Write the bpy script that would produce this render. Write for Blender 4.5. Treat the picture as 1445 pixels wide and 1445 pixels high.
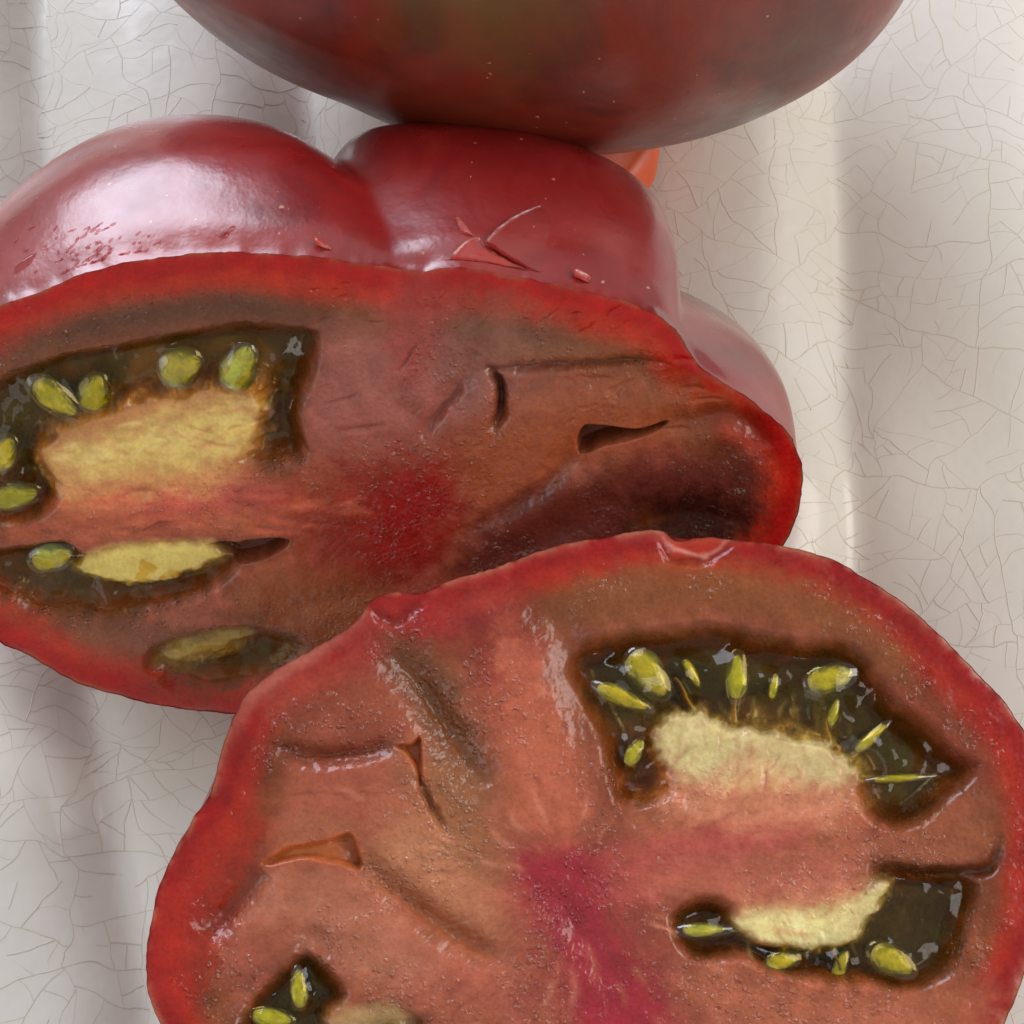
import bpy, math, random
import numpy as np
from mathutils import Vector, Matrix

random.seed(7)
rng = np.random.default_rng(7)
for o in list(bpy.data.objects):
    bpy.data.objects.remove(o)
S = bpy.context.scene
COL = S.collection
CM = 0.01                                   # everything below is laid out in centimetres

# ------------------------------------------------------------------ camera
TH = math.radians(15.0)                     # the camera leans 15 degrees off straight down
DIST = 24.0
AIM = np.array([0.0, 0.0, 3.0])
FWD = np.array([0.0, math.sin(TH), -math.cos(TH)])
RIGHT = np.array([1.0, 0.0, 0.0])
UP = np.array([0.0, math.cos(TH), math.sin(TH)])
EYE = AIM - FWD * DIST
FOV = 2 * math.atan(5.25 / DIST)
cd = bpy.data.cameras.new('camera')
cam = bpy.data.objects.new('camera', cd)
COL.objects.link(cam)
cd.sensor_width = 36; cd.sensor_fit = 'HORIZONTAL'
cd.angle = FOV
cd.clip_start = 0.005; cd.clip_end = 50
cam.location = Vector(EYE * CM)
cam.rotation_euler = (TH, 0, 0)
S.camera = cam

# ------------------------------------------------------------------ light
w = bpy.data.worlds.new('World'); S.world = w; w.use_nodes = True
wn = w.node_tree.nodes; bg = wn['Background']
bg.inputs[0].default_value = (1.0, 0.95, 0.90, 1)
bg.inputs[1].default_value = 0.42

def window_or_fill_light(name, loc, target, sx, sy, power, colr):
    ld = bpy.data.lights.new(name, 'AREA'); ld.shape = 'RECTANGLE'
    ld.size = sx * CM; ld.size_y = sy * CM; ld.energy = power; ld.color = colr
    lo = bpy.data.objects.new(name, ld); COL.objects.link(lo)
    lo.location = Vector(loc) * CM
    d = Vector(target) - Vector(loc)
    lo.rotation_euler = d.to_track_quat('-Z', 'Y').to_euler()
    return lo
window_or_fill_light('window_or_fill_light', (-33, 57, 38), (0, 0, 2), 44, 38, 3.8, (0.78, 0.85, 1.0))
window_or_fill_light('window_or_fill_light', (60, 2, 52), (0, 0, 2), 50, 44, 3.3, (1.0, 0.95, 0.88))
window_or_fill_light('window_or_fill_light', (-74, -26, 40), (0, -4, 0), 50, 40, 0.9, (0.95, 0.97, 1.0))  # unseen fill lamp, added to brighten the lower left of the dish
S.view_settings.view_transform = 'Standard'
S.view_settings.look = 'None'
S.view_settings.exposure = 0.0
S.view_settings.gamma = 1.0

# ------------------------------------------------------------------ helpers
def srgb(r, g, b):
    c = np.array([r, g, b], float) / 255
    return np.where(c <= 0.04045, c / 12.92, ((c + 0.055) / 1.055) ** 2.4)

F = 722.5 / math.tan(FOV / 2)
def project(P):
    v = P - EYE
    z = v @ FWD
    return 722.5 + F * (v @ RIGHT) / z, 722.5 - F * (v @ UP) / z

def unproject(px, py, pt, n):
    """where the sight line through a photo point meets the plane (pt, n)"""
    px = np.asarray(px, float); py = np.asarray(py, float)
    d = FWD + ((px - 722.5) / F)[..., None] * RIGHT + ((722.5 - py) / F)[..., None] * UP
    t = ((pt - EYE) @ n) / (d @ n)
    return EYE + t[..., None] * d

def make_mesh(name, V, Fc, mat=None, parent=None, smooth=True, colors=None):
    V = np.asarray(V, np.float32) * CM
    me = bpy.data.meshes.new(name)
    Fc = np.asarray(Fc, np.int32)
    k = Fc.shape[1]
    me.vertices.add(len(V)); me.vertices.foreach_set('co', V.ravel())
    me.loops.add(Fc.size); me.loops.foreach_set('vertex_index', Fc.ravel())
    me.polygons.add(len(Fc))
    me.polygons.foreach_set('loop_start', np.arange(0, Fc.size, k, dtype=np.int32))
    me.polygons.foreach_set('use_smooth', np.full(len(Fc), smooth))
    me.update(calc_edges=True); me.validate()
    if colors is not None:
        ca = me.color_attributes.new('tint', 'FLOAT_COLOR', 'POINT')
        c4 = np.ones((len(V), 4), np.float32); c4[:, :colors.shape[1]] = colors
        ca.data.foreach_set('color', c4.ravel())
    if mat: me.materials.append(mat)
    o = bpy.data.objects.new(name, me); COL.objects.link(o)
    if parent: o.parent = parent
    return o

def thing(name, label, cat, group=None):
    o = bpy.data.objects.new(name, None); COL.objects.link(o)
    o.empty_display_size = 0.01
    o['label'] = label; o['category'] = cat
    if group: o['group'] = group
    return o

def grid_faces(nu, nv, wrap=False):
    """faces of nu rings by nv points"""
    i = np.arange(nu - 1)[:, None]
    j = np.arange(nv if wrap else nv - 1)[None, :]
    j2 = (j + 1) % nv
    a = i * nv + j; b = i * nv + j2; c = (i + 1) * nv + j2; d = (i + 1) * nv + j
    return np.stack([a, b, c, d], -1).reshape(-1, 4)

def sstep(x):
    x = np.clip(x, 0, 1); return x * x * (3 - 2 * x)

def vnoise(x, y, scale, seed):
    r = np.random.default_rng(seed).random((256, 256)) * 2 - 1
    u = np.asarray(x) / scale + 31.7; v = np.asarray(y) / scale + 17.3
    i = np.floor(u).astype(int); j = np.floor(v).astype(int)
    fu = u - i; fv = v - j
    fu = fu * fu * (3 - 2 * fu); fv = fv * fv * (3 - 2 * fv)
    i &= 255; j &= 255; i1 = (i + 1) & 255; j1 = (j + 1) & 255
    return (r[i, j] * (1 - fu) + r[i1, j] * fu) * (1 - fv) + (r[i, j1] * (1 - fu) + r[i1, j1] * fu) * fv

def fbm(x, y, scale, seed, octaves=3):
    t = 0; a = 1; s = 0
    for k in range(octaves):
        t = t + a * vnoise(x * math.cos(k) - y * math.sin(k), x * math.sin(k) + y * math.cos(k), scale / 2 ** k, seed + k)
        s += a; a *= 0.5
    return t / s

def catmull(pts, n, closed=True):
    P = np.array(pts, float)
    m = len(P)
    out = []
    idx = range(m if closed else m - 1)
    for i in idx:
        if closed: p0, p1, p2, p3 = P[i - 1], P[i], P[(i + 1) % m], P[(i + 2) % m]
        else: p0, p1, p2, p3 = P[max(i - 1, 0)], P[i], P[i + 1], P[min(i + 2, m - 1)]
        t = np.linspace(0, 1, 24, endpoint=False)[:, None]
        out.append(0.5 * ((2 * p1) + (p2 - p0) * t + (2 * p0 - 5 * p1 + 4 * p2 - p3) * t ** 2 + (3 * p1 - p0 - 3 * p2 + p3) * t ** 3))
    if not closed: out.append(P[-1:])
    Q = np.vstack(out)
    R = np.vstack([Q, Q[:1]]) if closed else Q
    L = np.r_[0, np.cumsum(np.linalg.norm(np.diff(R, axis=0), axis=1))]
    s = np.linspace(0, L[-1], n, endpoint=not closed)
    return np.stack([np.interp(s, L, R[:, k]) for k in range(R.shape[1])], -1)

def seg_dist(x, y, P, closed, margin=1e9):
    """distance to a polyline (closed: signed, negative inside) and the run along it 0..1"""
    P = np.array(P, float)
    D = np.full(x.shape, 1e6); U = np.zeros(x.shape)
    x0, y0 = P.min(0) - margin; x1, y1 = P.max(0) + margin
    sel = np.nonzero((x > x0) & (x < x1) & (y > y0) & (y < y1))[0]
    if len(sel) == 0: return D, U
    xs = x[sel]; ys = y[sel]
    d2 = np.full(len(sel), 1e12); u = np.zeros(len(sel)); inside = np.zeros(len(sel), bool)
    n = len(P) if closed else len(P) - 1
    for i in range(n):
        a = P[i]; b = P[(i + 1) % len(P)]; e = b - a
        px = xs - a[0]; py = ys - a[1]
        t = np.clip((px * e[0] + py * e[1]) / (e @ e + 1e-9), 0, 1)
        q = (px - t * e[0]) ** 2 + (py - t * e[1]) ** 2
        m = q < d2
        d2[m] = q[m]; u[m] = (i + t[m]) / n
        if closed:
            c = (a[1] <= ys) != (b[1] <= ys)
            with np.errstate(divide='ignore', invalid='ignore'):
                xi = a[0] + (ys - a[1]) * e[0] / (e[1] if abs(e[1]) > 1e-9 else 1e-9)
            inside ^= c & (xs < xi)
    d = np.sqrt(d2)
    if closed: d = np.where(inside, -d, d)
    D[sel] = d; U[sel] = u
    return D, U

# ------------------------------------------------------------------ materials
def new_mat(name):
    m = bpy.data.materials.new(name); m.use_nodes = True
    nt = m.node_tree
    return m, nt, nt.nodes['Principled BSDF']

def nd(nt, typ, **kw):
    n = nt.nodes.new(typ)
    for k, v in kw.items():
        if k in n.inputs: n.inputs[k].default_value = v
        else: setattr(n, k, v)
    return n

def noise(nt, scale, detail=4, rough=0.55, dist=0.0):
    tc = nd(nt, 'ShaderNodeTexCoord')
    n = nd(nt, 'ShaderNodeTexNoise')
    n.inputs['Scale'].default_value = scale; n.inputs['Detail'].default_value = detail
    n.inputs['Roughness'].default_value = rough; n.inputs['Distortion'].default_value = dist
    nt.links.new(tc.outputs['Object'], n.inputs['Vector'])
    return n

def ramp(nt, src, stops, interp='LINEAR'):
    r = nd(nt, 'ShaderNodeValToRGB'); r.color_ramp.interpolation = interp
    e = r.color_ramp.elements
    while len(e) < len(stops): e.new(0.5)
    for k, (p, c) in enumerate(stops):
        e[k].position = p; e[k].color = (*c, 1) if len(c) == 3 else c
    nt.links.new(src, r.inputs[0]); return r

def mixc(nt, fac, a, b, mode='MIX'):
    m = nd(nt, 'ShaderNodeMix'); m.data_type = 'RGBA'; m.blend_type = mode
    for sock, v in ((0, fac), (6, a), (7, b)):
        if hasattr(v, 'node'): nt.links.new(v, m.inputs[sock])
        elif sock == 0: m.inputs[0].default_value = v
        else: m.inputs[sock].default_value = (*v, 1)
    return m.outputs[2]

def bump(nt, h, strength, dist, prev=None):
    b = nd(nt, 'ShaderNodeBump'); b.inputs['Strength'].default_value = strength; b.inputs['Distance'].default_value = dist
    nt.links.new(h, b.inputs['Height'])
    if prev: nt.links.new(prev, b.inputs['Normal'])
    return b.outputs[0]

def math_node(nt, op, a, b=None):
    m = nd(nt, 'ShaderNodeMath'); m.operation = op
    for i, v in enumerate((a, b)):
        if v is None: continue
        if hasattr(v, 'node'): nt.links.new(v, m.inputs[i])
        else: m.inputs[i].default_value = v
    return m.outputs[0]

def skin_material(name, stops, spots=1.0, rough=0.30, coat=0.6, mott=70):
    m, nt, b = new_mat(name)
    n1 = noise(nt, mott, 5, 0.6, 0.6)
    c = ramp(nt, n1.outputs[0], stops).outputs[0]
    # dry golden specks, sparse
    tc = nd(nt, 'ShaderNodeTexCoord')
    v = nd(nt, 'ShaderNodeTexVoronoi'); v.inputs['Scale'].default_value = 620
    warp = noise(nt, 900, 2)
    wv = nd(nt, 'ShaderNodeVectorMath'); wv.operation = 'MULTIPLY_ADD'
    wv.inputs[1].default_value = (0.0009,) * 3
    nt.links.new(warp.outputs['Color'], wv.inputs[0]); nt.links.new(tc.outputs['Object'], wv.inputs[2])
    nt.links.new(wv.outputs[0], v.inputs['Vector'])
    sep = nd(nt, 'ShaderNodeSeparateColor'); nt.links.new(v.outputs['Color'], sep.inputs[0])
    big = math_node(nt, 'MULTIPLY', sep.outputs[0], 0.12)
    dot = math_node(nt, 'LESS_THAN', v.outputs['Distance'], big)
    area = noise(nt, 55, 2)
    few = math_node(nt, 'GREATER_THAN', math_node(nt, 'ADD', math_node(nt, 'MULTIPLY', sep.outputs[1], 0.5), area.outputs[0]), 1.04 - 0.15 * spots)
    dot = math_node(nt, 'MULTIPLY', math_node(nt, 'MULTIPLY', dot, few), 0.75)
    c = mixc(nt, dot, c, (0.62, 0.30, 0.17))
    nt.links.new(c, b.inputs['Base Color'])
    rn = noise(nt, 260, 3)
    rr = ramp(nt, rn.outputs[0], [(0.3, (rough - 0.05,) * 3), (0.75, (rough + 0.1,) * 3)])
    nt.links.new(rr.outputs[0], b.inputs['Roughness'])
    b.inputs['Subsurface Weight'].default_value = 0.18
    b.inputs['Subsurface Radius'].default_value = (1, 0.25, 0.12)
    b.inputs['Subsurface Scale'].default_value = 0.0025
    b.inputs['Coat Weight'].default_value = coat
    b.inputs['Coat IOR'].default_value = 1.6 if coat > 0.4 else 1.5
    b.inputs['Coat Roughness'].default_value = 0.2
    b.inputs['Specular IOR Level'].default_value = 0.95
    fine = noise(nt, 1500, 2)
    mid = noise(nt, 330, 3)
    big_n = noise(nt, 60, 2)
    nn = bump(nt, big_n.outputs[0], 0.12, 0.0016)
    nn = bump(nt, mid.outputs[0], 0.22, 0.0003, nn)
    nn = bump(nt, fine.outputs[0], 0.16, 0.00008, nn)
    nt.links.new(nn, b.inputs['Normal'])
    nt.links.new(nn, b.inputs['Coat Normal'])
    return m

M_SKIN = skin_material('red_skin', [(0.28, srgb(110, 14, 16)), (0.5, srgb(144, 22, 24)), (0.72, srgb(164, 44, 40))], 2.2)
M_DARK = skin_material('dark_skin', [(0.26, srgb(84, 54, 26)), (0.42, srgb(98, 34, 18)), (0.55, srgb(134, 46, 24)), (0.68, srgb(120, 50, 27)), (0.84, srgb(96, 72, 40))], 2.6, 0.36, 0.15, 46)
# olive shoulder of the dark tomato
def add_shoulder(m, centre, rad):
    nt = m.node_tree; b = nt.nodes['Principled BSDF']
    src = b.inputs['Base Color'].links[0].from_socket
    tc = nd(nt, 'ShaderNodeTexCoord')
    d = nd(nt, 'ShaderNodeVectorMath'); d.operation = 'DISTANCE'
    nt.links.new(tc.outputs['Object'], d.inputs[0]); d.inputs[1].default_value = tuple(np.array(centre) * CM)
    ns = noise(nt, 90, 4)
    k = math_node(nt, 'ADD', math_node(nt, 'DIVIDE', d.outputs['Value'], rad * CM), math_node(nt, 'MULTIPLY', ns.outputs[0], 0.8))
    f = ramp(nt, k, [(0.35, (0.85,) * 3), (1.0, (0, 0, 0))]).outputs[0]
    nt.links.new(mixc(nt, f, src, srgb(108, 98, 44)), b.inputs['Base Color'])

def flesh_material(name):
    m, nt, b = new_mat(name)
    a = nd(nt, 'ShaderNodeAttribute'); a.attribute_name = 'tint'
    n1 = noise(nt, 420, 5, 0.6)
    n2 = noise(nt, 2200, 3, 0.6)
    g1 = ramp(nt, n1.outputs[0], [(0.3, (0.84, 0.80, 0.76)), (0.7, (1.12, 1.14, 1.17))])
    g2 = ramp(nt, n2.outputs[0], [(0.3, (0.91, 0.89, 0.88)), (0.7, (1.08, 1.10, 1.11))])
    c = mixc(nt, 1.0, a.outputs['Color'], g1.outputs[0], 'MULTIPLY')
    c = mixc(nt, 1.0, c, g2.outputs[0], 'MULTIPLY')
    a_ = a
    rr = ramp(nt, n2.outputs[0], [(0.35, (0.2,) * 3), (0.65, (0.4,) * 3)])
    nt.links.new(rr.outputs[0], b.inputs['Roughness'])
    b.inputs['Subsurface Weight'].default_value = 0.6
    b.inputs['Subsurface Radius'].default_value = (1, 0.32, 0.14)
    b.inputs['Subsurface Scale'].default_value = 0.003
    b.inputs['Specular IOR Level'].default_value = 0.4
    f3 = noise(nt, 900, 4, 0.6)
    nn = bump(nt, f3.outputs[0], 0.08, 0.0004)
    tc = nd(nt, 'ShaderNodeTexCoord')
    wn_ = noise(nt, 1500, 2)
    wv = nd(nt, 'ShaderNodeVectorMath'); wv.operation = 'MULTIPLY_ADD'; wv.inputs[1].default_value = (0.0008,) * 3
    nt.links.new(wn_.outputs['Color'], wv.inputs[0]); nt.links.new(tc.outputs['Object'], wv.inputs[2])
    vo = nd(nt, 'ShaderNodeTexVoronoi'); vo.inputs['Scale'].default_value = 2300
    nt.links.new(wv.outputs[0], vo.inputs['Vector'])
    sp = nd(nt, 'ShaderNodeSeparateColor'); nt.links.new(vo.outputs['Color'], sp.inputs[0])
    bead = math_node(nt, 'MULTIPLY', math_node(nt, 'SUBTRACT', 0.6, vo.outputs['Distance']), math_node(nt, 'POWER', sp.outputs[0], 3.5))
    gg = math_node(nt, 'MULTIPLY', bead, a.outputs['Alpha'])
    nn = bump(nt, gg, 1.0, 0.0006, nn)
    # sparkle of the bead cells mixed into the flesh colour as pale flecks
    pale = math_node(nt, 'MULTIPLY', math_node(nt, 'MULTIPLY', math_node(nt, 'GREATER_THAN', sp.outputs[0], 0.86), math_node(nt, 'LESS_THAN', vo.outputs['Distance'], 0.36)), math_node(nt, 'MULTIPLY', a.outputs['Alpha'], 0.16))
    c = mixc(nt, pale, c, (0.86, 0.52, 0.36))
    nt.links.new(c, b.inputs['Base Color'])
    nt.links.new(nn, b.inputs['Normal'])
    cn = nn
    b.inputs['Coat Weight'].default_value = 0.3
    b.inputs['Coat Roughness'].default_value = 0.09
    nt.links.new(cn, b.inputs['Coat Normal'])
    return m
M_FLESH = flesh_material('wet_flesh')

def gel_material(name, tint, ior=1.4, rough=0.06, bumpy=0.3):
    m = bpy.data.materials.new(name); m.use_nodes = True
    nt = m.node_tree; nt.nodes.clear()
    out = nd(nt, 'ShaderNodeOutputMaterial')
    tr = nd(nt, 'ShaderNodeBsdfTransparent'); tr.inputs[0].default_value = (*tint, 1)
    gl = nd(nt, 'ShaderNodeBsdfGlossy'); gl.inputs['Roughness'].default_value = rough
    fr = nd(nt, 'ShaderNodeFresnel'); fr.inputs[0].default_value = ior
    n1 = noise(nt, 300, 3)
    nn = bump(nt, n1.outputs[0], bumpy, 0.0006)
    nt.links.new(nn, gl.inputs['Normal']); nt.links.new(nn, fr.inputs['Normal'])
    mx = nd(nt, 'ShaderNodeMixShader')
    ge = nd(nt, 'ShaderNodeNewGeometry')
    fac = math_node(nt, 'MULTIPLY', fr.outputs[0], math_node(nt, 'SUBTRACT', 1.0, ge.outputs['Backfacing']))
    nt.links.new(fac, mx.inputs[0]); nt.links.new(tr.outputs[0], mx.inputs[1]); nt.links.new(gl.outputs[0], mx.inputs[2])
    nt.links.new(mx.outputs[0], out.inputs['Surface'])
    return m
M_GEL = gel_material('seed_gel', (0.94, 0.84, 0.56), 1.38, 0.06, 0.25)
M_SAC = gel_material('clear_gel', (0.97, 0.98, 0.90), 1.9, 0.03, 0.15)
M_JUICE = gel_material('clear_juice', (0.88, 0.66, 0.66), 1.45, 0.05, 0.1)

def seed_material():
    m, nt, b = new_mat('seed')
    a = nd(nt, 'ShaderNodeAttribute'); a.attribute_name = 'tint'
    n = noise(nt, 900, 4, 0.6, 0.5)
    g = ramp(nt, n.outputs[0], [(0.3, (0.7, 0.74, 0.6)), (0.7, (1.25, 1.2, 1.3))])
    nt.links.new(mixc(nt, 1.0, a.outputs['Color'], g.outputs[0], 'MULTIPLY'), b.inputs['Base Color'])
    b.inputs['Roughness'].default_value = 0.28
    b.inputs['Coat Weight'].default_value = 0.7
    b.inputs['Coat Roughness'].default_value = 0.08
    b.inputs['Subsurface Weight'].default_value = 0.15
    b.inputs['Subsurface Scale'].default_value = 0.001
    b.inputs['Subsurface Radius'].default_value = (1, 0.9, 0.2)
    n2 = noise(nt, 1500, 3)
    nt.links.new(bump(nt, n2.outputs[0], 0.5, 0.0004), b.inputs['Normal'])
    return m
M_SEED = seed_material()

def glaze_material():
    m, nt, b = new_mat('crackle_glaze')
    n = noise(nt, 28, 4)
    c = ramp(nt, n.outputs[0], [(0.3, srgb(224, 219, 208)), (0.7, srgb(236, 233, 227))])
    tc = nd(nt, 'ShaderNodeTexCoord')
    v = nd(nt, 'ShaderNodeTexVoronoi'); v.inputs['Scale'].default_value = 55
    nt.links.new(tc.outputs['Object'], v.inputs['Vector'])
    pit = math_node(nt, 'LESS_THAN', v.outputs['Distance'], 0.009)
    nt.links.new(mixc(nt, pit, c.outputs[0], (0.1, 0.085, 0.07)), b.inputs['Base Color'])
    b.inputs['Roughness'].default_value = 0.3
    b.inputs['Coat Weight'].default_value = 0.18
    b.inputs['Coat Roughness'].default_value = 0.08
    n2 = noise(nt, 110, 3); n3 = noise(nt, 700, 3)
    nn = bump(nt, n2.outputs[0], 0.25, 0.0012)
    nn = bump(nt, n3.outputs[0], 0.10, 0.0002, nn)
    nt.links.new(nn, b.inputs['Normal'])
    return m
M_GLAZE = glaze_material()
m, nt, b = new_mat('craze_line')
b.inputs['Base Color'].default_value = (*srgb(214, 206, 190), 1)
b.inputs['Roughness'].default_value = 0.3
M_CRAZE = m
m, nt, b = new_mat('dark_wood')
tn = noise(nt, 30, 5)
nt.links.new(ramp(nt, tn.outputs[0], [(0.3, (0.10, 0.06, 0.035)), (0.7, (0.2, 0.13, 0.08))]).outputs[0], b.inputs['Base Color'])
b.inputs['Roughness'].default_value = 0.5
M_TABLE = m

# ------------------------------------------------------------------ fluted dish
Z0 = np.array([0.0, 0.0, 0.0]); NZ = np.array([0.0, 0.0, 1.0])
left_line = unproject([45, 50, 62, 130, 215, 262], [0, 150, 300, 990, 1250, 1420], Z0, NZ)
right_x = unproject([1190], [400], Z0, NZ)[0, 0]
xl = left_line[0, 0]
PER = (right_x - xl) / 3
BX, BY = unproject([1195], [680], Z0, NZ)[0, :2]
def dish_z(x, y):
    x = x + 0.10 * vnoise(x * 0.2, y, 2.6, 51) + 0.05 * vnoise(x * 0.2, y, 1.1, 52)
    g = np.interp(-y, -left_line[:, 1], left_line[:, 0]) - xl
    wgt = np.clip((right_x - x) / (right_x - xl), 0, 1.6)
    e = x - wgt * g
    ph = np.mod((e - right_x) / PER, 1.0)
    up = np.sin(0.5 * math.pi * np.clip(ph / 0.66, 0, 1)) ** 0.85
    dn = np.cos(0.5 * math.pi * np.clip((ph - 0.66) / 0.34, 0, 1)) ** 0.9
    z = 0.62 * (np.where(ph < 0.66, up, dn) - 1.0) * (0.75 + 0.25 * sstep((y + 4.0) / 4.0))
    z = z + 0.46 * np.exp(-((x - BX) ** 2 / 1.5 + (y - BY) ** 2 / 1.7))
    z = z + 0.03 * vnoise(x, y, 1.6, 5) + 0.05 * vnoise(x, y, 4.0, 6)
    r = np.maximum(np.abs(x) - 10.5, np.abs(y + 0.5) - 13.0)
    return z + np.clip(r, 0, 5) ** 2 * 0.28
gx = np.linspace(-13, 13, 380); gy = np.linspace(-16, 15, 330)
X, Y = np.meshgrid(gx, gy)
Zd = dish_z(X, Y)
# soften the mesh a little so that the arrises read as glazed clay
Zs = Zd.copy()
for _ in range(6): Zs[:, 1:-1] = 0.25 * Zs[:, :-2] + 0.5 * Zs[:, 1:-1] + 0.25 * Zs[:, 2:]
Vd = np.stack([X, Y, Zs], -1).reshape(-1, 3)
Vb = Vd.copy(); Vb[:, 2] = Vb[:, 2] * 0.6 - 0.75
Fd = grid_faces(330, 380)
nV = len(Vd)
rim = np.r_[np.arange(380), np.arange(1, 330) * 380 + 379, (329 * 380 + np.arange(378, -1, -1)), np.arange(328, 0, -1) * 380]
side = np.stack([rim, np.roll(rim, -1), np.roll(rim, -1) + nV, rim + nV], -1)
dish = make_mesh('serving_dish', np.vstack([Vd, Vb]), np.vstack([Fd, Fd[:, ::-1] + nV, side[:, ::-1]]), M_GLAZE)
dish['label'] = 'fluted off-white ceramic dish with crackled glaze under all the tomatoes'
dish['category'] = 'dish'

def dz_smooth(x, y):
    """height of the dish mesh itself (bilinear)"""
    fi = np.clip((np.asarray(x) - gx[0]) / (gx[1] - gx[0]), 0, 378.999); fj = np.clip((np.asarray(y) - gy[0]) / (gy[1] - gy[0]), 0, 328.999)
    i = fi.astype(int); j = fj.astype(int); a = fi - i; c = fj - j
    return (Zs[j, i] * (1 - a) + Zs[j, i + 1] * a) * (1 - c) + (Zs[j + 1, i] * (1 - a) + Zs[j + 1, i + 1] * a) * c

def crackle():
    cracks = []
    def split(poly, depth):
        P = np.array(poly); c = P.mean(0)
        Q = P - c; A = 0.5 * abs(np.sum(P[:, 0] * np.roll(P[:, 1], -1) - np.roll(P[:, 0], -1) * P[:, 1]))
        lim = random.uniform(0.045, 0.17)
        if A < lim: return
        ev, evec = np.linalg.eigh(Q.T @ Q)
        ax = evec[:, 1]                       # long axis: cut across it
        ang = math.atan2(ax[1], ax[0]) + random.gauss(0, 0.22)
        nrm = np.array([math.cos(ang), math.sin(ang)])
        off = c + ax * random.uniform(-0.22, 0.22) * math.sqrt(A)
        d = (P - off) @ nrm
        A1, B1, cut = [], [], []
        n = len(P)
        for i in range(n):
            p, q = P[i], P[(i + 1) % n]
            (A1 if d[i] >= 0 else B1).append(p)
            if (d[i] >= 0) != (d[(i + 1) % n] >= 0):
                t = d[i] / (d[i] - d[(i + 1) % n]); x = p + (q - p) * t
                A1.append(x); B1.append(x); cut.append(x)
        if len(cut) == 2:
            cracks.append((cut[0], cut[1], A))
            if len(A1) > 2: split(A1, depth + 1)
            if len(B1) > 2: split(B1, depth + 1)
    split([(-9.4, -10.2), (9.4, -10.2), (9.4, 10.4), (-9.4, 10.4)], 0)
    V, Fc = [], []
    for a, b_, A in cracks:
        L = np.linalg.norm(b_ - a)
        if A < 0.8 and random.random() < 0.14: continue
        t0, t1 = 0.0, 1.0
        if A < 1.5 and random.random() < 0.25: t1 = random.uniform(0.4, 0.85)
        n = max(3, int(L * (t1 - t0) / 0.055))
        t = np.linspace(t0, t1, n)[:, None]
        P = a + (b_ - a) * t
        wx = 0.24 * vnoise(P[:, 0], P[:, 1], 1.1, 11) + 0.09 * vnoise(P[:, 0], P[:, 1], 0.36, 12) + 0.016 * vnoise(P[:, 0], P[:, 1], 0.10, 15)
        wy = 0.24 * vnoise(P[:, 0], P[:, 1], 1.1, 13) + 0.09 * vnoise(P[:, 0], P[:, 1], 0.36, 14) + 0.016 * vnoise(P[:, 0], P[:, 1], 0.10, 16)
        P = P + np.stack([wx, wy], -1)
        T = np.gradient(P, axis=0); T /= np.linalg.norm(T, axis=1)[:, None] + 1e-9
        N = np.stack([-T[:, 1], T[:, 0]], -1)
        k = random.uniform(0.55, 1.15)
        wd = (0.0115 * k * (0.75 + 0.4 * rng.random(n)))[:, None]
        hh = 0.0060 * k * (0.7 + 0.5 * rng.random(n))
        if t1 < 1: wd[-2:] *= 0.3; hh[-2:] *= 0.2
        base = len(V)
        for s, lift in ((-1, 0), (0, 1), (1, 0)):
            pass
        l = P - N * wd; r = P + N * wd
        zl = dz_smooth(l[:, 0], l[:, 1]) - 0.003; zr = dz_smooth(r[:, 0], r[:, 1]) - 0.003; zc = dz_smooth(P[:, 0], P[:, 1]) + hh
        for i in range(n):
            V += [(l[i, 0], l[i, 1], zl[i]), (P[i, 0], P[i, 1], zc[i]), (r[i, 0], r[i, 1], zr[i])]
        for i in range(n - 1):
            q = base + 3 * i
            Fc += [(q, q + 3, q + 4, q + 1), (q + 1, q + 4, q + 5, q + 2)]
    o = make_mesh('craze_line', V, Fc, M_CRAZE, dish)
    o['kind'] = 'stuff'
crackle()

tb = make_mesh('tabletop', [(-60, -60, -0.82), (60, -60, -0.82), (60, 60, -0.82), (-60, 60, -0.82), (-60, -60, -3), (60, -60, -3), (60, 60, -3), (-60, 60, -3)],
               [(0, 1, 2, 3), (7, 6, 5, 4), (0, 4, 5, 1), (1, 5, 6, 2), (2, 6, 7, 3), (3, 7, 4, 0)], M_TABLE, smooth=False)
tb['kind'] = 'structure'

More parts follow.
